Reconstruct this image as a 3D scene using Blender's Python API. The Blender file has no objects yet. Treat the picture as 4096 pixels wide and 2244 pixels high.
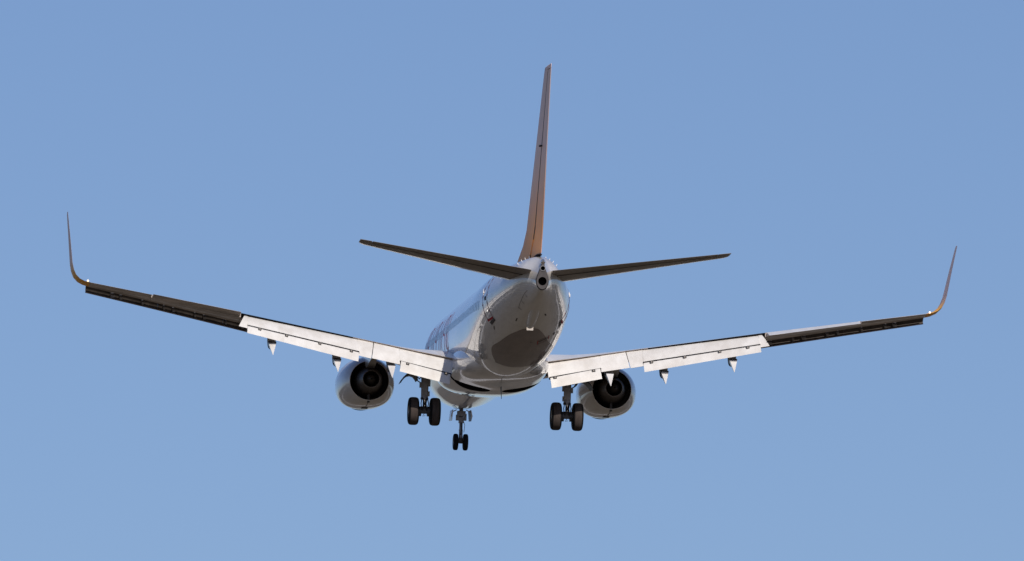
import bpy, math, random
from mathutils import Vector, Matrix
random.seed(7)
R = math.radians
scene = bpy.context.scene
col = scene.collection

# ---------------------------------------------------------------- camera, aircraft pose
def rz(a): return Matrix.Rotation(a, 3, 'Z')
def rx(a): return Matrix.Rotation(a, 3, 'X')
def ry(a): return Matrix.Rotation(a, 3, 'Y')
YAW, PIT, ROL, CX, CZ, DIST = -0.09185495, 0.07971332, -0.030512, 0.50653, 2.25596, 504.502
RC = rz(YAW) @ rx(PIT) @ ry(ROL)                 # line of sight in the aircraft's own axes
CA = RC @ Vector((0, -DIST, 0)) + Vector((CX, 0, CZ))
cam_air = Matrix.Translation(CA) @ (RC @ rx(R(90))).to_4x4()
ELEV = R(8.5)
cam_world = Matrix.Translation((0, 0, 1.7)) @ Matrix.Rotation(R(90) + ELEV, 4, 'X')
AIR = cam_world @ cam_air.inverted()             # aircraft axes -> world

cd = bpy.data.cameras.new('camera'); cam = bpy.data.objects.new('camera', cd); col.objects.link(cam)
cam.matrix_world = cam_world
cd.sensor_width = 36; cd.lens = 0.99239 * DIST * 100 / 4096 * 36
cd.clip_start = 1; cd.clip_end = 60000
scene.camera = cam

# ---------------------------------------------------------------- light
SUN_AZ, SUN_EL = R(11.5), R(38)                    # in aircraft axes: right of the tail, above the wings
sd = AIR.to_3x3() @ Vector((math.sin(SUN_AZ)*math.cos(SUN_EL), -math.cos(SUN_AZ)*math.cos(SUN_EL), math.sin(SUN_EL)))
sl = bpy.data.lights.new('sun', 'SUN'); sl.energy = 3.6; sl.angle = R(0.53); sl.color = (1.0, 0.93, 0.84)
so = bpy.data.objects.new('sun', sl); col.objects.link(so)
so.rotation_euler = sd.to_track_quat('Z', 'Y').to_euler(); so.location = (0, 0, 200)
w = bpy.data.worlds.new('World'); scene.world = w; w.use_nodes = True
nt = w.node_tree; bg = nt.nodes['Background']
sky = nt.nodes.new('ShaderNodeTexSky'); sky.sky_type = 'NISHITA'; sky.sun_disc = False
sky.sun_elevation = math.asin(sd.z); sky.sun_rotation = math.atan2(sd.x, sd.y)
sky.altitude = 300; sky.air_density = 1.0; sky.dust_density = 1.0; sky.ozone_density = 6.0
wb = nt.nodes.new('ShaderNodeMix'); wb.data_type = 'RGBA'; wb.blend_type = 'MULTIPLY'; wb.inputs[0].default_value = 1.0
wb.inputs[7].default_value = (1.03, .94, 1.0, 1)            # white balance of the sky light
nt.links.new(sky.outputs[0], wb.inputs[6]); nt.links.new(wb.outputs[2], bg.inputs[0]); bg.inputs[1].default_value = 0.085
vs = scene.view_settings
vs.view_transform = 'Standard'; vs.look = 'None'; vs.exposure = 0.0; vs.gamma = 1.0
scene.cycles.max_bounces = 8

# ---------------------------------------------------------------- materials
def new_mat(name):
    m = bpy.data.materials.new(name); m.use_nodes = True
    return m, m.node_tree, m.node_tree.nodes['Principled BSDF']
def mat(name, c, rough=.4, metal=0., coat=0., var=.0, vscale=(1, 1, 1), dirt=None, coatr=.04, bump=0.):
    m, t, b = new_mat(name)
    b.inputs['Base Color'].default_value = (*c, 1); b.inputs['Roughness'].default_value = rough
    b.inputs['Metallic'].default_value = metal; b.inputs['Coat Weight'].default_value = coat
    b.inputs['Coat Roughness'].default_value = coatr
    if var > 0:
        tc = t.nodes.new('ShaderNodeTexCoord'); mp = t.nodes.new('ShaderNodeMapping')
        mp.inputs['Scale'].default_value = vscale
        n = t.nodes.new('ShaderNodeTexNoise'); n.inputs['Scale'].default_value = 1.0; n.inputs['Detail'].default_value = 6
        n.inputs['Roughness'].default_value = .65
        r = t.nodes.new('ShaderNodeValToRGB'); r.color_ramp.elements[0].position = .36; r.color_ramp.elements[1].position = .62
        d = dirt or tuple(x*(1-var) for x in c)
        r.color_ramp.elements[0].color = (*d, 1); r.color_ramp.elements[1].color = (*c, 1)
        t.links.new(tc.outputs['Object'], mp.inputs[0]); t.links.new(mp.outputs[0], n.inputs[0])
        t.links.new(n.outputs[0], r.inputs[0]); t.links.new(r.outputs[0], b.inputs['Base Color'])
        if bump:
            bp = t.nodes.new('ShaderNodeBump'); bp.inputs['Strength'].default_value = bump; bp.inputs['Distance'].default_value = .02
            t.links.new(n.outputs[0], bp.inputs['Height']); t.links.new(bp.outputs[0], b.inputs['Normal'])
    return m
WHITE = mat('white_paint', (.74, .72, .70), .30, coat=1.0, var=.10, vscale=(2.2, .25, 2.2), dirt=(.62, .59, .56))
NACW = mat('nacelle_paint', (.70, .68, .66), .28, coat=.8, var=.1, vscale=(2, .5, 2), dirt=(.6, .57, .54))
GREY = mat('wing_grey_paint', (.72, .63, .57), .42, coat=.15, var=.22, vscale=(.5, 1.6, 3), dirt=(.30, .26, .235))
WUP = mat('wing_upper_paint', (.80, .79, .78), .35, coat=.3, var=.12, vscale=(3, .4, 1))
FLAP = mat('flap_paint', (.76, .74, .71), .38, coat=.25, var=.1, vscale=(1.6, .9, 1.2), dirt=(.64, .61, .57))
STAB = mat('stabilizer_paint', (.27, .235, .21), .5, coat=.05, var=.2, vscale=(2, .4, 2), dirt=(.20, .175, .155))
ALU = mat('bare_aluminium', (.80, .77, .75), .16, metal=1.0)
BLACK = mat('black_cavity', (.012, .012, .015), .7)
SOOT = mat('dark_exhaust_metal', (.035, .033, .035), .5, metal=.4)
NICK = mat('exhaust_nickel', (.15, .13, .12), .42, metal=.75, var=.25, vscale=(3, 2, 3))
PLUG = mat('exhaust_plug', (.06, .052, .05), .5, metal=.6)
APUM = mat('tail_pipe_metal', (.062, .054, .054), .6, metal=0, var=.3, vscale=(5, 5, 5))
TYRE = mat('tyre_rubber', (.012, .012, .014), .8, var=.3, vscale=(8, 8, 8))
TREAD = mat('tyre_tread_rubber', (.072, .058, .053), .85, var=.25, vscale=(9, 3, 3))
RIM = mat('wheel_rim', (.45, .45, .46), .4, metal=.5)
GEAR = mat('gear_grey', (.34, .34, .36), .5, var=.3, vscale=(9, 9, 9))
GDARK = mat('gear_dark', (.05, .05, .055), .5, var=.3, vscale=(9, 9, 9))
CHROME = mat('chromed_piston', (.85, .87, .9), .12, metal=1.0)
RED = mat('red_marking', (.42, .03, .035), .7)
LETTER = mat('red_lettering', (.60, .11, .15), .5)
PANE = mat('cabin_window', (.05, .08, .12), .15, coat=.5)
LINE = mat('panel_line', (.05, .045, .04), .6)
DOOR = mat('gear_door_paint', (.70, .70, .72), .35, coat=.3)
SLAT = mat('slat_paint', (.58,.49,.43), .5, var=.2, vscale=(2,2,4), dirt=(.50,.42,.37))
SLATIN = mat('slat_slot_shade', (.13,.11,.10), .6, var=.5, vscale=(3,3,3))  # shade of the slot put into the colour of the upper inner faces
def foot_fade(name, lo, hi, z0, z1):
    """colour by height: orange foot fading into a pale top"""
    m, t, b = new_mat(name)
    tc = t.nodes.new('ShaderNodeTexCoord'); sx = t.nodes.new('ShaderNodeSeparateXYZ')
    mr = t.nodes.new('ShaderNodeMapRange'); mr.inputs[1].default_value = z0; mr.inputs[2].default_value = z1
    mr.interpolation_type = 'SMOOTHSTEP'
    mx = t.nodes.new('ShaderNodeMix'); mx.data_type = 'RGBA'
    mx.inputs[6].default_value = (*lo, 1); mx.inputs[7].default_value = (*hi, 1)
    n = t.nodes.new('ShaderNodeTexNoise'); n.inputs['Scale'].default_value = 2.5; n.inputs['Detail'].default_value = 5
    ad = t.nodes.new('ShaderNodeMath'); ad.operation = 'MULTIPLY_ADD'; ad.inputs[1].default_value = .5
    t.links.new(tc.outputs['Object'], sx.inputs[0]); t.links.new(tc.outputs['Object'], n.inputs[0])
    t.links.new(n.outputs[0], ad.inputs[0]); t.links.new(sx.outputs['Z'], ad.inputs[2])
    t.links.new(ad.outputs[0], mr.inputs[0]); t.links.new(mr.outputs[0], mx.inputs[0])
    t.links.new(mx.outputs[2], b.inputs['Base Color'])
    b.inputs['Roughness'].default_value = .5; b.inputs['Specular IOR Level'].default_value = .28
    return m
FIN = foot_fade('orange_fin_paint', (1.0, .40, .09), (.95, .64, .50), 2.6, 6.8)
WLET = foot_fade('orange_winglet_paint', (1.0, .50, .07), (.95, .66, .56), 1.55, 2.3)
for m_ in (RED, BLACK, TYRE, TREAD): m_.node_tree.nodes['Principled BSDF'].inputs['Specular IOR Level'].default_value = .15
def lamp_mat(name, c, e):
    m, t, b = new_mat(name)
    b.inputs['Emission Color'].default_value = (*c, 1); b.inputs['Emission Strength'].default_value = e
    return m
NAV = lamp_mat('position_lamp', (1.0, .70, .38), 1.8)

# ground: dry fields, dark woods and added paved strips, far below the frame (its light warms the underside)
def ground_mat():
    m, t, b = new_mat('dry_ground')
    N = t.nodes.new; L = t.links.new
    geo = N('ShaderNodeNewGeometry')
    n1 = N('ShaderNodeTexNoise'); n1.inputs['Scale'].default_value = .004; n1.inputs['Detail'].default_value = 8
    r1 = N('ShaderNodeValToRGB'); r1.color_ramp.elements[0].position = .38; r1.color_ramp.elements[1].position = .62
    r1.color_ramp.elements[0].color = (.085, .07, .045, 1); r1.color_ramp.elements[1].color = (.165, .128, .085, 1)
    n2 = N('ShaderNodeTexNoise'); n2.inputs['Scale'].default_value = .09; n2.inputs['Detail'].default_value = 6
    mx = N('ShaderNodeMix'); mx.data_type = 'RGBA'; mx.blend_type = 'MULTIPLY'; mx.inputs[0].default_value = .5
    L(geo.outputs['Position'], n1.inputs[0]); L(geo.outputs['Position'], n2.inputs[0])
    L(n1.outputs[0], r1.inputs[0]); L(r1.outputs[0], mx.inputs[6]); L(n2.outputs[0], mx.inputs[7])
    L(mx.outputs[2], b.inputs['Base Color']); b.inputs['Roughness'].default_value = .95
    return m

# ---------------------------------------------------------------- mesh helpers (aircraft axes: x right, s aft of the nose, z up)
def P(x, s, z): return Vector((x, 19.6 - s, z))
class MB:
    def __init__(self): self.v = []; self.f = []; self.m = []
    def loft(self, rings, closed=True, cap0=True, cap1=True, mi=0, capmi=None):
        b = len(self.v); n = len(rings[0])
        for r in rings: self.v += [Vector(p) for p in r]
        for i in range(len(rings)-1):
            for j in range(n if closed else n-1):
                k = (j+1) % n
                self.f.append((b+i*n+j, b+i*n+k, b+(i+1)*n+k, b+(i+1)*n+j)); self.m.append(mi)
        cm = mi if capmi is None else capmi
        if closed and cap0: self.f.append(tuple(b+j for j in range(n))[::-1]); self.m.append(cm)
        if closed and cap1: self.f.append(tuple(b+(len(rings)-1)*n+j for j in range(n))); self.m.append(cm)
        return self
    def box(self, c, d, rot=None, mi=0):
        b = len(self.v); q = [(-1,-1,-1),(1,-1,-1),(1,1,-1),(-1,1,-1),(-1,-1,1),(1,-1,1),(1,1,1),(-1,1,1)]
        for a in q:
            p = Vector((a[0]*d[0]/2, a[1]*d[1]/2, a[2]*d[2]/2))
            if rot is not None: p = rot @ p
            self.v.append(Vector(c)+p)
        for f in ((0,3,2,1),(4,5,6,7),(0,1,5,4),(1,2,6,5),(2,3,7,6),(3,0,4,7)):
            self.f.append(tuple(b+i for i in f)); self.m.append(mi)
        return self
    def tube(self, pts, rad, n=12, mi=0, cap=True):
        """round bar through pts; rad one number or one per point"""
        pts = [Vector(p) for p in pts]
        rad = rad if isinstance(rad, (list, tuple)) else [rad]*len(pts)
        rings = []; up = None
        for i, p in enumerate(pts):
            d = (pts[min(i+1, len(pts)-1)] - pts[max(i-1, 0)])
            d.normalize()
            if up is None:
                up = Vector((0,0,1)) if abs(d.z) < .9 else Vector((0,1,0))
            a = up - d*up.dot(d); a.normalize(); c = d.cross(a); up = a
            rings.append([p + a*rad[i]*math.cos(2*math.pi*k/n) + c*rad[i]*math.sin(2*math.pi*k/n) for k in range(n)])
        return self.loft(rings, True, cap, cap, mi)
    def lathe(self, o, axis, prof, n=32, mi=0, closed=False):
        """prof: (distance along axis, radius)"""
        axis = Vector(axis).normalized(); o = Vector(o)
        up = Vector((0,0,1)) if abs(axis.z) < .9 else Vector((1,0,0))
        a = (up - axis*up.dot(axis)).normalized(); c = axis.cross(a)
        rings = [[o + axis*t + (a*math.cos(2*math.pi*k/n) + c*math.sin(2*math.pi*k/n))*r for k in range(n)] for t, r in prof]
        return self.loft(rings, True, False, False, mi)
    def build(self, name, mats, parent=None, smooth=True, ang=38, label=None):
        me = bpy.data.meshes.new(name)
        me.from_pydata([tuple(v) for v in self.v], [], self.f)
        for m in (mats if isinstance(mats, (list, tuple)) else [mats]): me.materials.append(m)
        me.polygons.foreach_set('material_index', self.m)
        import bmesh
        bm = bmesh.new(); bm.from_mesh(me); bmesh.ops.recalc_face_normals(bm, faces=bm.faces); bm.to_mesh(me); bm.free()
        if smooth:
            me.polygons.foreach_set('use_smooth', [True]*len(me.polygons)); me.set_sharp_from_angle(angle=R(ang))
        me.update()
        o = bpy.data.objects.new(name, me); col.objects.link(o)
        if parent: o.parent = parent
        if label: o['label'] = label
        return o
def interp(tab, s):
    if s <= tab[0][0]: return tab[0][1:]
    for a, b in zip(tab, tab[1:]):
        if s <= b[0]:
            t = (s-a[0])/(b[0]-a[0]); return tuple(p+(q-p)*t for p, q in zip(a[1:], b[1:]))
    return tab[-1][1:]
def smooth_interp(tab, s):
    """Catmull-Rom through the table"""
    if s <= tab[0][0]: return tab[0][1:]
    if s >= tab[-1][0]: return tab[-1][1:]
    for i in range(len(tab)-1):
        if s <= tab[i+1][0]:
            a, b = tab[i], tab[i+1]; p = tab[max(i-1,0)]; q = tab[min(i+2,len(tab)-1)]
            h = b[0]-a[0]; t = (s-a[0])/h; out = []
            for k in range(1, len(a)):
                m0 = (b[k]-p[k])/(b[0]-p[0])*h; m1 = (q[k]-a[k])/(q[0]-a[0])*h
                d = b[k]-a[k]
                if abs(d) < 1e-9: m0 = m1 = 0
                out.append((2*t**3-3*t*t+1)*a[k]+(t**3-2*t*t+t)*m0+(-2*t**3+3*t*t)*b[k]+(t**3-t*t)*m1)
            return tuple(out)

root = bpy.data.objects.new('airliner', None); col.objects.link(root); root.matrix_world = AIR
root['label'] = 'white twin-engined airliner with orange fin, flaps and wheels down, flying away overhead'
root['category'] = 'airliner'

# ---------------------------------------------------------------- fuselage
FUS = [(0,-.70,-.80,.04),(.35,-.30,-1.12,.45),(1.2,.15,-1.45,.95),(2.2,.75,-1.68,1.28),(3.3,1.45,-1.85,1.52),(4.5,1.82,-1.95,1.70),
       (6.5,1.98,-2.03,1.86),(8,2.0,-2.04,1.88),(16,2.0,-2.04,1.88),(24,2.0,-2.04,1.88),(26,2.0,-1.95,1.88),(28,2.0,-1.70,1.87),(30,1.99,-1.32,1.81),
       (32,1.98,-.88,1.65),(34,1.95,-.44,1.34),(36,1.91,-.02,.92),(37.2,1.84,.22,.56),(37.9,1.70,.40,.29)]
def tearpt(a, k=1.):
    z = math.sin(a); wd = .25*math.cos(a)
    zc = .83 + (.37*z if z < 0 else .80*z)
    if z > 0: wd *= (1-.60*min(1, z*1.35)**1.1)
    return wd*k, .83+(zc-.83)*k
def fus(s, a, off=0.):
    zt, zb, hw = smooth_interp(FUS, s)
    zc = zb + (zt-zb)*.5; hh = (zt-zb)/2 + off; hw = hw + off
    ex = 2.0
    c, n = math.cos(a), math.sin(a)
    x, z = hw*c, zc + hh*n
    if s > 36.4:
        t = ((s-36.4)/1.5)**1.6; tx, tz = tearpt(a, 1.03); x += (tx-x)*t; z += (tz-z)*t
    return P(x, s, z)
m = MB(); ss = [0,.05,.12,.22,.35,.55,.8]+[1.2+.5*i for i in range(0, 74)]
ss = [s for s in ss if s < 37.9]+[37.9]
m.loft([[fus(s, 2*math.pi*k/72) for k in range(72)] for s in ss], cap0=True, cap1=False)
body = m.build('fuselage', WHITE, root, ang=60)

def patch(mb, s0, s1, a0, a1, ns=4, na=4, off=.006, mi=0):
    """a sheet following the skin between two stations and two angles (degrees)"""
    mb.loft([[fus(s0+(s1-s0)*i/ns, R(a0+(a1-a0)*j/na), off) for j in range(na+1)] for i in range(ns+1)], closed=False, mi=mi)
def skin_line(mb, pts, w, off=.006, mi=0, sub=6):
    """painted line of width w through (s, angle) pairs"""
    q = []
    for (s0, a0), (s1, a1) in zip(pts, pts[1:]):
        for i in range(sub): q.append((s0+(s1-s0)*i/sub, a0+(a1-a0)*i/sub))
    q.append(pts[-1])
    W = [fus(s, R(a), off) for s, a in q]; left = []; right = []
    for i, p in enumerate(W):
        d = (W[min(i+1, len(W)-1)]-W[max(i-1, 0)]).normalized()
        s, a = q[i]; nrm = (fus(s, R(a), .1)-fus(s, R(a), 0)).normalized()
        t = d.cross(nrm).normalized()*w/2
        left.append(p-t); right.append(p+t)
    mb.loft([left, right], closed=False, mi=mi)
# cabin windows, both sides
for side in (0, 1):
    for i in range(46):
        s = 7.2 + .515*i
        if 15.5 < s < 16.0: continue
        zt, zb, hw = smooth_interp(FUS, s); q = lambda z: math.degrees(math.asin((z-(zt+zb)/2)/((zt-zb)/2)))
        a0, a1 = q(.20), q(.54)
        mb = MB()
        aa = (180-a1, 180-a0) if side == 0 else (a0, a1)
        patch(mb, s-.13, s+.13, aa[0], aa[1], 2, 4, .006)
        mb.build('cabin_window', PANE, body)
# aft doors with red outline
def door(s0, s1, side):
    f = (lambda a: 180-a) if side == 0 else (lambda a: a)
    mb = MB()
    skin_line(mb, [(s0, f(42)), (s0-.1, f(-32))], .13); skin_line(mb, [(s1, f(42)), (s1-.1, f(-35))], .13)
    skin_line(mb, [(s0, f(42)), (s1, f(42))], .045); skin_line(mb, [(s0-.1, f(-31)), (s1-.1, f(-34))], .09)
    d = mb.build('door_outline', RED, body)
    mb = MB(); patch(mb, s0+.02, s1-.02, f(-35), f(-40), 2, 3, .012); mb.build('door_sill_plate', APUM, body)
    mb = MB(); patch(mb, s0+.35, s1-.2, f(-3), f(3), 2, 3, .009); mb.build('door_window', BLACK, body)
    mb = MB(); q = fus(s0, R(f(12)), .02); mb.tube([q+Vector((0,.0,-.12)), q, q+Vector((0,0,.14))], [.01,.022 if side == 0 else .05,.006], 8); mb.box(q, (.04,.08,.06) if side == 0 else (.08,.14,.12)); mb.build('door_hinge', DOOR, body)
door(31.4, 32.2, 0); door(31.4, 32.2, 1)
# title lettering on the port side, seen almost edge on: bowls and stems of rounded letters
for s, kind in ((18.0,1),(17.1,0),(16.4,2),(15.2,1),(13.9,0),(12.6,2),(11.4,1),(10.2,0),(9.0,2),(7.9,1)):
    mb = MB(); sm = [(s, 192), (s-.02, 170), (s-.15, 149)]
    skin_line(mb, sm, .12)
    if kind == 1: skin_line(mb, [(s-.02, 191), (s-.45, 195), (s-.62, 188), (s-.62, 165)], .11)
    if kind == 2: skin_line(mb, [(s-.15, 150), (s-.5, 149), (s-.7, 156), (s-.6, 172), (s-.1, 174)], .11)
    mb.build('title_letter', LETTER, body)
# access panel ticks, drain marks, outflow valve
def mark(name, pts, wd, m=LINE, off=.006):
    mb = MB(); skin_line(mb, pts, wd, off); return mb.build(name, m, body)
mark('access_panel_seam', [(36.9, 217), (36.2, 227), (35.0, 237)], .012)
for pts in ([(36.6,225),(36.55,233)], [(35.9,230),(35.8,240)], [(35.1,236),(35.0,244)]): mark('drain_slot', pts, .035)
for pts, wd in (([(31.5,223),(31.2,226)],.05), ([(29.7,232.6),(29.7,234)],.05), ([(33.9,245.5),(33.5,246.5)],.05), ([(34.7,292),(34.4,294)],.06), ([(31.0,278),(31.0,280.5)],.10), ([(31.2,312),(30.9,312.5)],.09)): mark('drain_hole', pts, wd)
mark('outflow_valve_outline', [(30.6,288.6), (30.75,304), (31.25,304), (31.1,288.4), (30.6,288.6)], .035, RED, .008)
mark('outflow_valve', [(30.87, 290), (31.0, 303)], .13, BLACK, .007)
SEAM = mat('skin_seam', (.45,.43,.40), .5)
for s in (27.2, 33.0): mark('skin_seam', [(s, a) for a in range(180, 361, 12)], .012, SEAM, .004)
# field of darker colour on the belly ahead of the tail skid
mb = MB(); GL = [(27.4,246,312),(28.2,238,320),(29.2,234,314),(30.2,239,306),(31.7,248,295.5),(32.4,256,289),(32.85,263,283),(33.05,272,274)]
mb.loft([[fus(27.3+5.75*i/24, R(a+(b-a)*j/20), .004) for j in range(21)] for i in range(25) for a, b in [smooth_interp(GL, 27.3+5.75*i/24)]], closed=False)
mb.build('dark_belly_field', mat('dark_belly_tone', (.19, .145, .135), .4, coat=.6, var=.35, vscale=(1.5, .5, 1.5)), body)
# tail skid on the belly
mb = MB()
def skidring(s, hw, dn, up=.1):
    zb = smooth_interp(FUS, s)[1]
    return [P(hw*math.cos(t)*1.0, s, zb + up + (up+dn)*(-abs(math.sin(t))**.8 if math.sin(t) < 0 else 0)) for t in [2*math.pi*k/24 for k in range(24)]]
mb.loft([skidring(s, h, d) for s, h, d in ((32.9,.02,.0),(33.1,.12,.10),(33.5,.17,.16),(34.2,.20,.17),(34.8,.21,.14),(35.3,.20,.05),(35.5,.16,.0))])
sk = mb.build('tail_skid', NACW, body, ang=50)
mb = MB(); mb.box(P(0,33.35,smooth_interp(FUS,33.35)[1]-.13), (.26,.10,.14)); mb.build('skid_shoe', CHROME, body)
# tail pipe: teardrop end of the cone with the exhaust bore, the inlet bore and a lamp
def tear(s, k=1.):
    return [P(x, s, z) for x, z in (tearpt(2*math.pi*i/48, k) for i in range(48))]
def cut(o, cutter):
    md = o.modifiers.new('cut', 'BOOLEAN'); md.operation = 'DIFFERENCE'; md.object = cutter; md.solver = 'EXACT'
    md.material_mode = 'TRANSFER'
    dg = bpy.context.evaluated_depsgraph_get(); nm = bpy.data.meshes.new_from_object(o.evaluated_get(dg))
    o.modifiers.remove(md); o.data = nm; bpy.data.objects.remove(cutter)
mb = MB(); mb.loft([tear(37.3, .9), tear(37.84, 1.0), tear(37.96, 1.0), tear(38.0, .93)])
tp = mb.build('tail_pipe', [APUM, BLACK], body, ang=30)
for z, r in ((.80, .165), (1.30, .085)):
    mb = MB(); mb.lathe(P(0,38.1,z), (0,1,0), [(0,.001),(0,r),(.6,r),(.6,.001)], 32)
    cut(tp, mb.build('cutter', BLACK, root, smooth=False))
tp.data.set_sharp_from_angle(angle=R(30))
mb = MB(); mb.lathe(P(0,38.0,1.30), (0,-1,0), [(-.02,.086),(.03,.088),(.03,.104),(-.02,.108)], 24); mb.build('cooling_bore_lip', GEAR, body)
mb = MB(); mb.lathe(P(0,37.9,1.55), (0,-1,0), [(0,.095),(.1,.09),(.13,.06),(.14,.001)], 20); mb.build('tail_lamp_housing', ALU, body)
mb = MB(); mb.lathe(P(0,38.02,1.60), (0,-1,.3), [(0,.055),(.04,.045),(.06,.02),(.065,.001)], 16); mb.build('tail_lamp', CHROME, body)
# vortex tabs ahead of the fin foot
for x in (.30, .46, .60, .74):
    for sg in (-1, 1):
        zt, zb, hw = smooth_interp(FUS, 35.6); a = math.acos(x/hw)
        q = fus(35.6, a if sg > 0 else math.pi-a)
        mb = MB(); mb.box(q+Vector((sg*.02,0,.035)), (.018,.12,.075), ry(sg*.35)); mb.build('vortex_tab', WUP, body)
# blade aerial under the belly
mb = MB(); mb.loft([[P(.012,21.5,-2.2),P(-.012,21.5,-2.2),P(0,22.0,-2.2)],[P(.006,22.0,-2.72),P(-.006,22.0,-2.72),P(0,22.15,-2.72)]]); mb.build('blade_aerial', GDARK, body)

# ---------------------------------------------------------------- belly fairing with open wheel wells
BF = [(12.2,1.2,-1.3,-2.0),(13.2,1.65,-.95,-2.06),(14.5,1.98,-.7,-2.14),(16,2.04,-.6,-2.22),(18,2.0,-.6,-2.27),(19.2,1.97,-.6,-2.25),(20.8,1.93,-.7,-2.17),(22.4,1.83,-.8,-2.11),(23.8,1.6,-.95,-2.05),(25.2,1.1,-1.15,-1.95)]
def bring(s, n=72):
    hw, zt, zb = smooth_interp(BF, s); zc = -1.35; o = []
    for k in range(n):
        a = 2*math.pi*k/n; c, d = math.cos(a), math.sin(a); e = 1.0 if d > 0 else 2/2.25; hh = 1.3 if d > 0 else zc-zb
        o.append(P(hw*abs(c)**e*(1 if c >= 0 else -1), s, zc+hh*abs(d)**e*(1 if d >= 0 else -1)))
    return o
mb = MB(); mb.loft([bring(12.2+i*.5) for i in range(27)])
fair = mb.build('belly_fairing', [WHITE, BLACK], root, ang=50)
for sg in (-1, 1):
    mb = MB(); mb.lathe(P(sg*.98,19.6,-2.6), (0,0,1), [(0,.001),(0,.74),(.85,.74),(.85,.001)], 40)
    c = mb.build('cutter', BLACK, root, smooth=False); cut(fair, c)
    mb = MB(); mb.box(P(sg*2.3,19.55,-2.2), (1.6,.42,1.1))
    c = mb.build('cutter', BLACK, root, smooth=False); cut(fair, c)
fair.data.set_sharp_from_angle(angle=R(50))

# ---------------------------------------------------------------- wing
TEZ = [(1.0,-1.42),(1.9,-1.22),(5.1,-.575),(10.5,.265),(14.2,.80),(16.8,1.16),(17.2,1.22)]
TWI = [(1.0,1.6),(1.9,1.4),(3.0,.7),(5.1,.0),(10.5,-.5),(14.2,-.4),(16.8,-.1)]
THI = [(1.0,.145),(1.9,.140),(5.1,.098),(10.5,.092),(16.8,.09)]
CAM = [(1.0,.02),(2.2,.018),(3.4,.002),(5.0,-.002),(16.8,.0)]
def wing(x):
    le = 15.0+(x-1.9)*.522 - max(0, 5.0-x)*.20
    te = 21.45 + max(0, x-5.1)*.257
    return le, te, interp(TEZ, x)[0], R(interp(TWI, x)[0]), interp(THI, x)[0]
def foil(t, tc, cb=.0):
    """upper, lower half thickness and camber at chord fraction t"""
    y = 5*tc*(.2969*math.sqrt(t)-.126*t-.3516*t*t+.2843*t**3-.1015*t**4)
    cm = cb*math.sin(math.pi*min(1, t**.9))
    return cm+y, cm-y
def wpt(sg, x, t, w):
    le, te, z, tw, tc = wing(x); c = te-le
    return P(sg*x, te-(1-t)*c*math.cos(tw)+w*c*math.sin(tw)*0, z+(1-t)*c*math.sin(tw)+w*c)
def wring(sg, x, c0, cu, cl=None, n=14):
    le, te, z, tw, tc = wing(x); cl = cu if cl is None else cl
    up = [c0+(cu-c0)*(1-math.cos(math.pi*i/(2*n)))**1.0 for i in range(n+1)]
    lo = [c0+(cl-c0)*(1-math.cos(math.pi*i/(2*n))) for i in range(n+1)]
    r = [wpt(sg, x, t, foil(t, tc, interp(CAM, x)[0])[0]) for t in up[::-1]]
    r += [wpt(sg, x, t, foil(t, tc, interp(CAM, x)[0])[1]) for t in (lo[1:] if c0 == 0 else lo)]
    return r
def xs(a, b, n): return [a+(b-a)*i/n for i in range(n+1)]
def spoil_cut(x): le, te, *_ = wing(x); return (interp([(1.0,20.80),(5.1,20.72),(10.5,22.13)], x)[0]-le)/(te-le)
NICK2 = NICK
def plate(mb, A0, A1, B0, B1, th=.10, bulge=.03, n=10, mi=0):
    """flap panel: A = upper front edge, B = trailing edge, inner (0) to outer (1); rounded nose tucked forward"""
    rings = []
    for k in range(5):
        f = k/4; A = A0.lerp(A1, f); B = B0.lerp(B1, f); d = B-A; L = d.length
        nrm = Vector((0,0,0)); sp = (A1-A0).normalized(); nrm = sp.cross(d).normalized()
        if nrm.z < 0: nrm = -nrm
        r = []
        for i in range(n+1):                       # upper, trailing edge to nose
            t = 1-i/n*1.22
            bz = bulge*math.sin(math.pi*max(0, min(1, t)))  if t > 0 else t*.25
            r.append(A + d*t + nrm*(bz*L*1.0 if t > 0 else bz*L))
        for i in range(1, n):                      # lower, nose to trailing edge
            t = -.22 + i/n*1.22; thk = th*L*math.sin(math.pi*((t+.22)/1.22)**.55)*1.6
            r.append(A + d*t + nrm*(-.02*L - thk + (.25*t*L if t < 0 else 0)))
        rings.append(r)
    mb.loft(rings, mi=mi)

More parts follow.
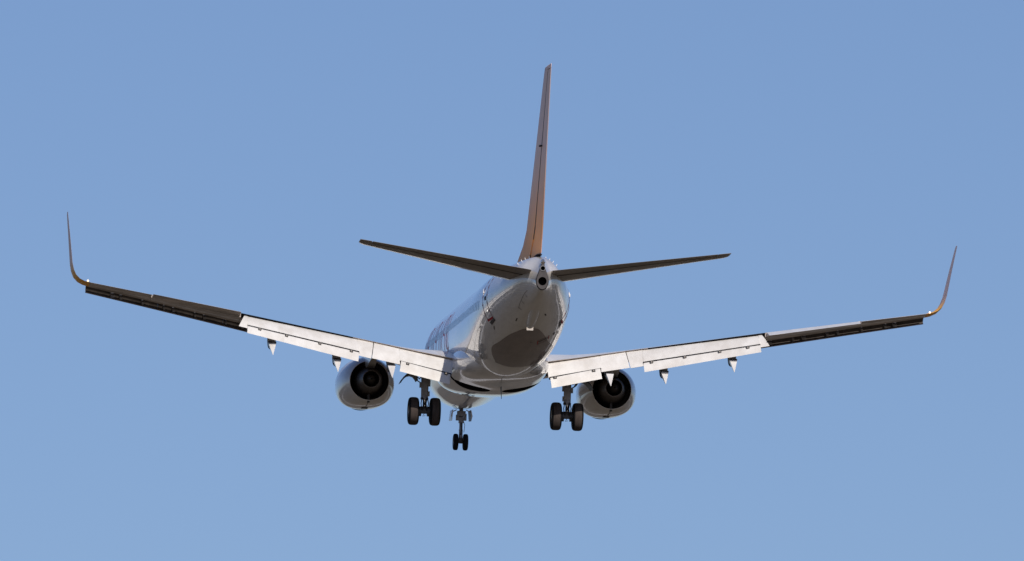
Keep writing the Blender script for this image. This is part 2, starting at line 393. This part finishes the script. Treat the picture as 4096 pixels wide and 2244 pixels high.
for sg in (-1, 1):
    mb = MB()
    mb.loft([wring(sg, x, 0, spoil_cut(x), .68) for x in xs(1.2, 5.1, 6)+xs(5.3, 10.55, 8)], capmi=1)
    mb.loft([wring(sg, x, 0, .74) for x in xs(10.56, 14.25, 6)])
    mb.loft([wring(sg, x, 0, 1.0) for x in xs(14.26, 16.78, 5)])
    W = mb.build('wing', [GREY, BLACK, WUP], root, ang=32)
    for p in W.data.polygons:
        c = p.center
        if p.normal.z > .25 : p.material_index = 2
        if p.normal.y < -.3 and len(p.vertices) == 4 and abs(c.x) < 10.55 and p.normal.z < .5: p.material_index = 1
    # aileron: left one raised, right one lowered
    mb = MB(); mb.loft([wring(1, x, .75, 1.0) for x in xs(0, 1, 0)] if False else [wring(sg, x, .752, 1.0) for x in xs(10.62, 14.2, 6)])
    h0, h1 = wpt(sg, 10.62, .75, .0), wpt(sg, 14.2, .75, .0)
    Rm = Matrix.Rotation(R(3.2 if sg < 0 else 8), 3, (h1-h0).normalized())
    mb.v = [h0 + Rm @ (v-h0) for v in mb.v]
    a = mb.build('aileron', [GREY, WUP], W, ang=32)
    for p in a.data.polygons:
        if p.normal.z > .3: p.material_index = 1
    # flaps
    T = lambda x, s, z: P(sg*x, s, z)
    mb = MB()
    A0, A1 = T(1.90,20.80,-1.22), T(5.09,20.76,-.61)
    def AL(f, a, b): return a.lerp(b, f)
    def onx(a, b, x): return a.lerp(b, (x-abs(a.x))/(abs(b.x)-abs(a.x)))
    Bl0, Bl1 = T(1.95,21.30,-1.82), T(5.20,21.40,-1.225)
    Bs0, Bs1 = T(1.95,21.28,-1.74), T(4.06,21.28,-1.295)
    plate(mb, A0, onx(A0, A1, 4.05), Bs0, Bs1)
    plate(mb, onx(A0, A1, 4.055), A1, onx(Bl0, Bl1, 4.06), Bl1)
    mb.build('inboard_flap', FLAP, W, ang=50)
    mb = MB(); plate(mb, T(2.02,21.33,-1.79), T(4.02,21.33,-1.34), T(2.06,21.56,-2.17), T(4.08,21.56,-1.72), th=.08)
    mb.build('aft_flap', FLAP, W, ang=50)
    mb = MB()
    A0, A1 = T(5.12,20.76,-.605), T(10.46,22.14,.19)
    Bl0, Bl1 = T(5.235,21.42,-1.24), T(10.68,22.68,-.23)
    Bs0, Bs1 = T(5.74,21.46,-1.0), T(10.32,22.56,-.185)
    plate(mb, A0, onx(A0, A1, 5.74), Bl0, onx(Bl0, Bl1, 5.76))
    plate(mb, onx(A0, A1, 5.745), onx(A0, A1, 10.28), Bs0, Bs1)
    plate(mb, onx(A0, A1, 10.285), A1, onx(Bl0, Bl1, 10.33), Bl1)
    mb.build('outboard_flap', FLAP, W, ang=50)
    mb = MB(); plate(mb, T(5.74,21.50,-1.05), T(10.32,22.60,-.235), T(5.77,21.70,-1.40), T(10.34,22.79,-.50), th=.08)
    mb.build('aft_flap', FLAP, W, ang=50)
    def slot_shade(a, b):       # black bar standing in for the shade in the slot between panels
        mb = MB(); mb.loft([[p+Vector((0,.03,.05)), p+Vector((0,.0,-.04)), p+Vector((0,.10,-.06)), p+Vector((0,.12,.03))] for p in (a, b)]); mb.build('flap_slot_shade', BLACK, W, smooth=False)
    slot_shade(T(1.97,21.30,-1.755), T(4.06,21.30,-1.31)); slot_shade(T(5.72,21.475,-1.015), T(10.32,22.575,-.2))
    # hinge brackets on the slot line
    def brk(x, s, z):
        mb = MB(); mb.box(T(x, s+.03, z-.03), (.13,.10,.10), ry(-sg*.16)); mb.box(T(x, s+.085, z-.03), (.04,.02,.05), mi=1)
        mb.build('flap_bracket', [GDARK, ALU], W, smooth=False)
    for x in (6.05, 7.35, 8.72, 9.82):
        f = (x-5.74)/4.58; brk(x, 21.47+f*1.10, -1.0+f*.81)
    for x in (2.2, 3.75):
        f = (x-1.95)/2.1; brk(x, 21.30, -1.74+f*.445)
    # slats
    mb = MB()
    def slat_ring(x):
        le, te, z, tw, tc = wing(x); c = te-le; o = wpt(sg, x, 0, .018*0)
        sc = .40+(c-1.7)*.055
        outer = []; inner = []
        for i in range(13):
            t = i/12
            if t < .7: u = 1-t/.7; q = (u, .46*math.sqrt(u)*1.0 - .06*u)
            else: u = (t-.7)/.3; q = (.38*u, -.30*math.sqrt(u))
            outer.append(q)
            inner.append((q[0]*.82+.14 if t < .95 else q[0], q[1]*.80+.0))
        ring = outer+inner[::-1]
        a = R(24); rr = []
        for u, v in ring:
            U = u*math.cos(a)-(-v)*math.sin(a)*-1; 
            uu = u*math.cos(a)-v*math.sin(a); vv = u*math.sin(a)+v*math.cos(a)
            rr.append(Vector((o.x, o.y-(uu-.78)*sc, o.z+(vv-.62)*sc)))
        return rr
    SX = xs(5.75, 16.7, 12)
    for a0, a1 in ((5.75, 8.4), (8.404, 11.1), (11.104, 13.85), (13.854, 16.86)):
        mb.loft([slat_ring(x) for x in xs(a0, a1, 3)])
    sl_ = mb.build('slat', [SLAT, SLATIN], W, ang=40)
    for p in sl_.data.polygons:
        k_ = p.index % 80
        if k_ < 78 and 15 <= k_ % 26 <= 24: p.material_index = 1
    for x in (6.3,7.0,8.1,8.75,9.7,10.3,11.0,11.9,12.3,13.2,13.6,14.5,15.4,15.75):
        wd = random.uniform(.06, .17); o = wpt(sg, x, 0, 0); q = slat_ring(x); e = q[17]
        tr = MB(); tr.box((o+Vector((0,-.15,-.06))).lerp(e, .5), (wd, .55, .10), rx(.35)); tr.build('slat_track', GEAR, W, smooth=False)
    # winglet
    TE = [(16.78,24.46,1.155,1.62,8),(17.0,24.49,1.20,1.56,18),(17.2,24.53,1.29,1.50,38),(17.36,24.57,1.44,1.42,58),(17.46,24.62,1.64,1.33,74),(17.53,24.70,1.90,1.20,81),(17.67,24.99,2.90,.85,82),(17.80,25.27,3.76,.52,82),(17.81,25.33,3.87,.38,82)]
    rings = []
    for x, s, z, ch, cant in TE:
        r = []; ca = R(cant); N = 12
        for i in range(N+1):
            t = (1-i/N)**1.6; y = foil(t, .085)[0]*ch; r.append((t, y))
        for i in range(1, N):
            t = (i/N)**1.6; y = foil(t, .085)[1]*ch; r.append((t, y))
        rings.append([P(sg*(x-y*math.sin(ca)), s-(1-t)*ch, z+y*math.cos(ca)) for t, y in r])
    mb = MB(); mb.loft(rings); mb.build('winglet', WLET, W, ang=50)
    mb = MB(); mb.lathe(P(sg*16.88,24.52,1.21), (0,-1,0), [(-.06,.02),(0,.042),(.04,.036),(.06,.02),(.065,.001)], 12); mb.build('position_light', NAV, W)
    # flap track fairings
    for fx, ts, tz, nm in ((9.28,22.80,-1.35,'o'),(6.60,22.12,-1.88,'m'),(4.40,22.0,-2.03,'i')):
        def fr(s, zt, w_, d, tilt):            # flat top, keeled belly; tilt turns the section with the drooped tail
            o = []
            for k in range(17):
                a = math.pi*k/16; px = -w_*math.cos(a); dep = d*math.sin(a)**.7
                o.append(P(sg*(fx)+px, s-dep*math.sin(tilt), zt-dep*math.cos(tilt)))
            return o
        tl = R(52)
        mb = MB()
        zw = wpt(sg, fx, .45, -.03).z
        mb.loft([fr(ts-4.0, zw+.02, .01, .01, 0), fr(ts-3.6, zw+.05, .10, .14, 0), fr(ts-2.8, zw+.08, .17, .30, 0), fr(ts-1.7, zw+.05, .18, .48, R(5)), fr(ts-1.1, tz+.75, .175, .42, R(15))])
        mb.loft([fr(ts-1.0, tz+.62, .17, .36, R(25)), fr(ts-.62, tz+.57, .165, .34, tl), fr(ts-.55, tz+.535, .155, .32, tl)], mi=1)
        mb.loft([fr(ts-.54, tz+.53, .152, .31, tl), fr(ts-.30, tz+.29, .088, .21, tl), fr(ts-.08, tz+.07, .025, .07, tl), fr(ts, tz, .006, .015, tl)], mi=0)
        f = mb.build('flap_track_fairing', [WHITE, GDARK, WHITE], W, ang=30)

# ---------------------------------------------------------------- engines
for sg in (-1, 1):
    EX, EZ = sg*4.93, -1.82
    NC = [(12.85,.93,.93,.84,2.0),(12.95,.99,.98,.89,2.05),(13.3,1.08,1.03,.93,2.25),(14.2,1.16,1.08,.97,2.4),(15.2,1.17,1.08,.97,2.4),(16.1,1.07,1.02,.94,2.25),(16.7,.94,.93,.88,2.05),(17.1,.80,.80,.80,2.0)]
    def nring(s, dd=0):
        hw, up, dn, ex = smooth_interp(NC, s); o = []
        for k in range(64):
            a = 2*math.pi*k/64; c, d = math.cos(a), math.sin(a); e = 2/(ex if d < 0 else 2)
            o.append(P(EX+(hw-dd)*abs(c)**e*(1 if c >= 0 else -1), s, EZ+((up if d > 0 else dn)-dd)*abs(d)**e*(1 if d >= 0 else -1)))
        return o
    mb = MB()
    mb.loft([nring(12.85+.25*i) for i in range(18)], cap0=False, cap1=False)
    mb.loft([nring(17.1), nring(17.1, .015)], cap0=False, cap1=False)
    mb.lathe(P(EX,17.1,EZ), (0,1,0), [(0,.785),(.4,.86),(1.2,.88),(1.3,.3)], 64, mi=1)
    mb.lathe(P(EX,12.85,EZ), (0,-1,0), [(0,.93),(-.08,.90),(0,.84),(.4,.78),(1.0,.78),(1.05,.001)], 64, mi=1)
    E_ = mb.build('engine', [NACW, SOOT], root, ang=60)
    mb = MB(); mb.lathe(P(EX,16.0,EZ), (0,-1,0), [(0,.62),(.7,.585),(1.15,.535)], 48)
    mb.lathe(P(EX,17.16,EZ), (0,-1,0), [(0,.533),(.02,.520)], 48, mi=1)
    mb.lathe(P(EX,17.18,EZ), (0,-1,0), [(0,.528),(.45,.43),(.86,.348),(.86,.325),(.3,.36),(-.2,.37),(-.22,.001)], 48)
    cw = mb.build('core_cowl', [NICK, SOOT], E_, ang=40)
    for p in cw.data.polygons:
        c = p.center; r = math.hypot(c.x-EX, c.z-EZ)
        if c.y > 19.6-18.02 and r < .37 and c.y < 19.6-16.95 or (r < .30): p.material_index = 1
    mb = MB(); mb.lathe(P(EX,17.3,EZ), (0,-1,0), [(0,.30),(.4,.27),(.75,.17),(1.0,.075),(1.02,.04),(.95,.035)], 32); mb.lathe(P(EX,18.27,EZ), (0,-1,0), [(0,.036),(0,.001)], 16, mi=1)
    mb.build('exhaust_plug', [PLUG, BLACK], E_)
    mb = MB(); mb.box(P(EX,16.45,EZ-.70), (.10,1.1,.34)); mb.build('duct_splitter', SOOT, E_, smooth=False)
    # pylon
    mb = MB()
    def pr(s, w_, zt, zb): return [P(EX-w_,s,zt),P(EX-w_,s,(zt+zb)/2),P(EX-w_*.75,s,zb),P(EX+w_*.75,s,zb),P(EX+w_,s,(zt+zb)/2),P(EX+w_,s,zt)]
    mb.loft([pr(14.0,.06,-.86,-1.0),pr(15.2,.20,-.70,-1.1),pr(16.8,.235,-.62,-1.2),pr(17.6,.23,-.60,-1.33),pr(18.3,.20,-.6,-1.22),pr(19.6,.12,-.65,-1.0),pr(20.3,.03,-.7,-.86)])
    mb.build('pylon', NACW, E_, ang=40)
    mb = MB(); q = nring(15.9)[(38 if sg > 0 else 58)]
    mb = MB(); mb.box(P(EX+sg*-.0, 15.0, EZ-.98), (.25,.5,.03)); mb.build('drain_mast', GDARK, E_, smooth=False)
    mb = MB()
    for k in range(24): # split line under the cowls
        pass
    mb.box(P(EX, 16.1, EZ-.945), (.015,1.4,.02), rx(-.10)); mb.build('cowl_split_line', LINE, E_, smooth=False)

# ---------------------------------------------------------------- tail
def tail_ring(le, te, base, tcx, c0, c1, plane, n=12, sgn=1):
    c = te-le; up = [c0+(c1-c0)*(1-math.cos(math.pi*i/(2*n))) for i in range(n+1)]
    y = lambda t: 5*tcx*(.2969*math.sqrt(t)-.126*t-.3516*t*t+.2843*t**3-.1036*t**4)*c + (.006 if t > .95 else 0)
    pts = [(t, y(t)) for t in up[::-1]] + [(t, -y(t)) for t in (up[1:] if c0 == 0 else up)]
    return [plane(le+t*c, v, base, t) for t, v in pts]
# fin
def fin_le(z): return 31.6+(z-2.0)*.748
def fin_te(z): return 37.15+(z-1.9)*.245
vp = lambda s, v, z, t: P(v, s, z)
zz = xs(1.55, 9.05, 14)
mb = MB()
rings = []
for z in zz:
    le = fin_le(z)
    if z < 2.75: le = min(le, 27.3+ (max(z,1.9)-1.9)*5.6)
    rings.append(tail_ring(le, fin_te(z), z, .105*min(1, 5.6/(fin_te(z)-le)), 0, .69, vp))
mb.loft(rings)
# squared tip cap over the rudder horn
mb.loft([tail_ring(fin_le(z), fin_te(z), z, .10, 0, 1.0, vp) for z in (9.06, 9.17)] + [tail_ring(fin_le(9.2)+.12, fin_te(9.2)-.03, 9.22, .05, 0, 1.0, vp)])
fin = mb.build('tail_fin', [FIN, LINE], root, ang=40)
for p in fin.data.polygons:
    if p.normal.y < -.7 and p.center.z < 9.05: p.material_index = 1
mb = MB()
mb.loft([tail_ring(fin_le(z) if z > 2.75 else min(fin_le(z), 27.3+(max(z,1.9)-1.9)*5.6), fin_te(z), z, .105*min(1, 5.6/(fin_te(z)-(fin_le(z) if z>2.75 else min(fin_le(z), 27.3+(max(z,1.9)-1.9)*5.6)))), .700, 1.0, vp) for z in xs(1.98, 9.03, 14)])
for v in mb.v: v.x *= .88
mb.build('rudder', FIN, fin, ang=40)
mb = MB()     # hinge gap sheet and hinge fairing
mb.loft([[P(-.0, fin_le(z)+(fin_te(z)-fin_le(z))*f, z) for f in (.69, .71)] for z in (2.0, 9.0)], closed=False)
mb.box(P(-.04, fin_te(1.95)-.9, 1.93), (.20,1.2,.04)); mb.box(P(-.10, fin_le(6.15)+(fin_te(6.15)-fin_le(6.15))*.68, 6.15), (.20,.30,.05))
mb.build('hinge_gap', BLACK, fin, smooth=False)
mb = MB(); q = P(0, fin_le(4.05), 4.05); mb.tube([q, q+Vector((0,.35,.02)), q+Vector((0,.37,-.1))], .02, 8); mb.build('pitot_probe', GDARK, fin)
# stabilisers
for sg in (-1, 1):
    def hp(s, v, x, t):
        te = 37.75+(x-.3)*.203; ang = R(2.6)
        return P(sg*x, s, 1.23+(x-.3)*.122 + v*.95 - (te-s)*math.sin(ang))
    hle = lambda x: 34.05+(x-.3)*.562
    hte = lambda x: 37.75+(x-.3)*.203
    mb = MB()
    mb.loft([tail_ring(hle(x), hte(x), x, .115-.004*x, 0, .69, hp) for x in xs(.15, 6.75, 10)])
    mb.loft([tail_ring(hle(x), hte(x), x, .09, 0, 1.0, hp) for x in (6.76, 7.0)]+[tail_ring(hle(7.1)+.15, hte(7.15), 7.17, .07, 0, 1.0, hp), tail_ring(hle(7.1)+.4, hte(7.2), 7.22, .03, 0, 1.0, hp)])
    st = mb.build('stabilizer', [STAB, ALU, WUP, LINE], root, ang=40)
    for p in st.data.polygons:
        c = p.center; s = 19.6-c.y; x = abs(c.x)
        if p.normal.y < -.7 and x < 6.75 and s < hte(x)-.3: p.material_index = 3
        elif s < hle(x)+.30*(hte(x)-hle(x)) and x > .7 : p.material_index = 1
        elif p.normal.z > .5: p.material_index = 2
    mb = MB(); mb.loft([tail_ring(hle(x), hte(x), x, .115-.004*x, .70, 1.0, hp) for x in xs(.42, 6.72, 10)]); cz = sum(v.z for v in mb.v)/len(mb.v)
    for v in mb.v:
        k = hp(19.6-v.y, 0, abs(v.x), 0).z; v.z = k+(v.z-k)*.8
    el = mb.build('elevator', [STAB, WUP], st, ang=40)
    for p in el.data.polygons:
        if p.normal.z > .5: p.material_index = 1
    mb = MB(); mb.loft([[hp(hle(x)+(hte(x)-hle(x))*f, 0, x, 0) for f in (.685, .705)] for x in (.5, 6.7)], closed=False); mb.build('hinge_gap', BLACK, st, smooth=False)
    # seal strip where the stabiliser meets the cone and small mark beneath it
    mb = MB(); mb.box(P(sg*.95, 35.2, .62), (.035,.35,.26), ry(sg*.5)); mb.build('seal_bracket', GDARK, body, smooth=False)

# ---------------------------------------------------------------- landing gear
def tyre_into(mb_t, mb_r, c, D, wd):
    ax = (1,0,0); r = D/2; h = wd/2
    prof = [(-h*.80, r*.50),(-h*.98, r*.62),(-h, r*.78),(-h*.90, r*.90),(-h*.66, r*.972),(-h*.35, r*.996)]
    tread = [(-h*.62, r*.977),(-h*.35, r*.998),(0, r),(h*.35, r*.998),(h*.62, r*.977)]
    side2 = [(h*.35, r*.996),(h*.66, r*.972),(h*.90, r*.90),(h, r*.78),(h*.98, r*.62),(h*.80, r*.50)]
    mb_t.lathe(c, ax, prof[:-1]+tread+side2[1:], 48)
    for i, f in enumerate(mb_t.f[-48*(len(prof[:-1]+tread+side2[1:])-1):]):
        pass
    n = len(prof[:-1]+tread+side2[1:])-1; st = len(mb_t.f)-48*n
    for i in range(n):
        if len(prof)-1-1 <= i <= len(prof)-1+len(tread)-1:
            for j in range(48): mb_t.m[st+i*48+j] = 1
    mb_r.lathe(c, ax, [(-h*.80, r*.51),(-h*.86, r*.46),(-h*.55, r*.42),(-h*.45, r*.20),(-h*.62, r*.16),(-h*.62,.001)], 32)
    mb_r.lathe(c, ax, [(h*.80, r*.51),(h*.86, r*.46),(h*.55, r*.42),(h*.45, r*.20),(h*.62, r*.16),(h*.62,.001)], 32)
def V(x, s, z): return P(x, s, z)
for sg in (-1, 1):
    gx = sg*2.885; gs = 19.6; az = -3.16
    mb = MB()
    mb.tube([V(gx-sg*.0,gs-.1,-1.1), V(gx,gs,-1.8), V(gx,gs,-2.62)], [.17,.155,.145], 20)
    mb.tube([V(gx,gs,-2.60), V(gx,gs,-2.68)], .16, 20)
    mb.box(V(gx-.02,gs+.12,-2.25), (.24,.10,.5)); mb.box(V(gx+sg*.17,gs+.05,-2.1), (.10,.12,.22)); mb.box(V(gx-sg*.17,gs+.05,-2.0), (.09,.14,.3)); mb.box(V(gx-sg*.16,gs+.05,-2.45), (.08,.1,.2))
    mb.box(V(gx-sg*.05,gs+.02,-1.6), (.42,.3,.22)); mb.box(V(gx,gs+.02,-1.78), (.30,.24,.16))
    g = mb.build('main_landing_gear', GEAR, root, ang=40)
    mb = MB(); mb.tube([V(gx,gs,-2.6), V(gx,gs,az+.08)], .068, 16); mb.build('shock_piston', CHROME, g)
    mb = MB(); mb.tube([V(gx-.52,gs,az), V(gx+.52,gs,az)], .065, 14); mb.box(V(gx,gs,az+.02), (.26,.22,.22)); mb.tube([V(gx,gs,az+.2),V(gx,gs,az)], .11, 14)
    for q in (-1, 1):
        mb.lathe(V(gx+q*.19,gs,az), (1,0,0), [(-.07,.001),(-.07,.20),(.07,.20),(.07,.001)], 20)   # brake packs
        mb.tube([V(gx+q*.11,gs+.16,-2.62), V(gx+q*.15,gs+.2,-2.85), V(gx+q*.12,gs+.16,az+.1)], .02, 8)   # hydraulic lines
    mb.build('axle', GDARK, g, ang=40)
    mb = MB()     # torsion links behind the leg
    for q in (-1, 1):
        mb.tube([V(gx+q*.09,gs+.12,-2.62), V(gx+q*.03,gs+.42,-2.86)], .03, 8); mb.tube([V(gx+q*.03,gs+.42,-2.88), V(gx+q*.09,gs+.12,az+.06)], .03, 8)
    mb.tube([V(gx,gs+.05,az-.10), V(gx-.06,gs+.05,az-.2), V(gx+.05,gs+.05,az-.17)], .012, 6)
    mb.build('torsion_link', GDARK, g)
    mb = MB(); mb.tube([V(gx,gs,-1.75), V(sg*1.9,gs-.1,-1.45), V(sg*1.3,gs-.1,-1.5)], .06, 12); mb.tube([V(gx,gs-.1,-2.1), V(gx,gs-1.7,-1.2)], .05, 10)
    mb.tube([V(gx+sg*.1,gs,-2.05), V(gx+sg*.30,gs-.05,-1.93), V(gx+sg*.42,gs-.05,-1.78)], .022, 8)
    mb.tube([V(gx+sg*.1,gs,-1.68), V(gx+sg*.22,gs-.05,-1.85), V(gx+sg*.40,gs-.05,-1.70)], .03, 8)
    mb.build('side_brace', GDARK, g)
    # curved leg door, outboard of the leg, seen along its edge
    mid = [(.32,-1.93),(.38,-1.80),(.46,-1.70),(.58,-1.655),(.70,-1.70),(.82,-1.80),(.93,-1.93),(1.0,-2.05)]
    thk = [.02,.07,.09,.10,.075,.05,.03,.012]
    rings = []
    for s_ in (gs-.75, gs-.3, gs+.2, gs+.45):
        up = [V(gx+sg*a, s_, b+t) for (a, b), t in zip(mid, thk)]; lo = [V(gx+sg*a, s_, b-t*.6) for (a, b), t in zip(mid, thk)][::-1]
        rings.append(up+lo)
    mb = MB(); mb.loft(rings); mb.build('gear_leg_door', GDARK, g, ang=50)
    for q in (-1, 1):
        mt, mr = MB(), MB(); tyre_into(mt, mr, V(gx+q*.435,gs,az), 1.13, .42)
        mt.build('tyre', [TYRE, TREAD], g, ang=50); mr.build('wheel_rim', RIM, g)
# nose gear
gs = 4.02; az = -3.30
mb = MB(); mb.tube([V(0,gs-.1,-1.8), V(0,gs,-2.45)], .085, 16); mb.tube([V(0,gs,-2.4), V(0,gs,-2.80)], .07, 16); mb.tube([V(0,gs,-2.78), V(0,gs,-2.83)], .085, 16)
mb.tube([V(0,gs+.02,-2.84), V(0,gs+.02,-3.22)], .08, 16)
mb.box(V(0,gs,-2.33), (.42,.22,.14)); mb.box(V(-.17,gs+.02,-2.28), (.10,.2,.22)); mb.box(V(.16,gs+.02,-2.25), (.11,.2,.26)); mb.box(V(0,gs,-2.12), (.34,.3,.22)); mb.box(V(0,gs,-2.45), (.20,.2,.12))
ng = mb.build('nose_landing_gear', GEAR, root, ang=40)
mb = MB(); mb.tube([V(0,gs,-2.78), V(0,gs,-2.90)], .05, 14); mb.build('shock_piston', CHROME, ng)
mb = MB(); mb.tube([V(-.22,gs,az), V(.22,gs,az)], .06, 12); mb.box(V(0,gs,az+.06), (.2,.2,.22)); mb.build('axle', GDARK, ng, ang=40)
mb = MB(); mb.tube([V(.09,gs+.05,-2.4), V(.15,gs+.1,-2.6), V(.12,gs+.1,-2.9)], .012, 6); mb.tube([V(0,gs+.08,-2.5),V(0,gs+.33,-2.72),V(0,gs+.1,-3.0)], .03, 8); mb.tube([V(0,gs-.05,-2.45),V(0,gs-1.3,-1.95)], .05, 10); mb.build('torsion_link', GDARK, ng)
for q in (-1, 1):
    mt, mr = MB(), MB(); tyre_into(mt, mr, V(q*.205,gs,az), .69, .205); mt.build('tyre', [TYRE, TYRE], ng, ang=50); mr.build('wheel_rim', RIM, ng)
    mb = MB(); r0 = [V(q*.36, gs-.95, -1.95), V(q*.39, gs-.95, -1.95), V(q*.43, gs-.95, -2.36), V(q*.40, gs-.95, -2.37)]
    r1 = [V(q*.36, gs+.25, -1.97), V(q*.39, gs+.25, -1.97), V(q*.45, gs+.25, -2.22), V(q*.40, gs+.25, -2.44)]
    mb.loft([r0, r1]); mb.tube([V(q*.38,gs,-2.05), V(q*.20,gs,-1.96)], .02, 6)
    d = mb.build('nose_gear_door', [DOOR, GDARK], ng, smooth=False)
    for p in d.data.polygons:
        if p.normal.x*q < -.5: p.material_index = 1
mb = MB(); patch(mb, gs-1.4, gs+.35, 270-11, 270+11, 6, 6, .008); mb.build('nose_wheel_well', BLACK, body)

# ---------------------------------------------------------------- ground (outside the frame; lights and mirrors in the underside)
mb = MB(); mb.v = [Vector((x, y, 0)) for x, y in ((-30000,-30000),(30000,-30000),(30000,30000),(-30000,30000))]; mb.f = [(0,1,2,3)]; mb.m = [0]
g = mb.build('ground', ground_mat(), None, smooth=False); g['kind'] = 'structure'

def strip(name, pts, m, z=.03):
    mb = MB(); mb.v = [Vector((x, y, z)) for x, y in pts]; mb.f = [tuple(range(len(pts)))]; mb.m = [0]
    o = mb.build(name, m, None, smooth=False); o['kind'] = 'structure'
CONC = mat('added_strip_concrete', (.60, .57, .53), .9); ASPH = mat('added_strip_asphalt', (.06, .058, .055), .85)
strip('streak_strip_dark', [(-260, 620), (-215, 615), (-330, 3600), (-375, 3595)], ASPH)  # unseen dark strip added for its mirrored streak in the belly
strip('streak_strip_pale', [(-2500, 1010), (2500, 1080), (2500, 1170), (-2500, 1100)], CONC, .06)  # unseen pale strip placed to mirror as a bright ring on the belly
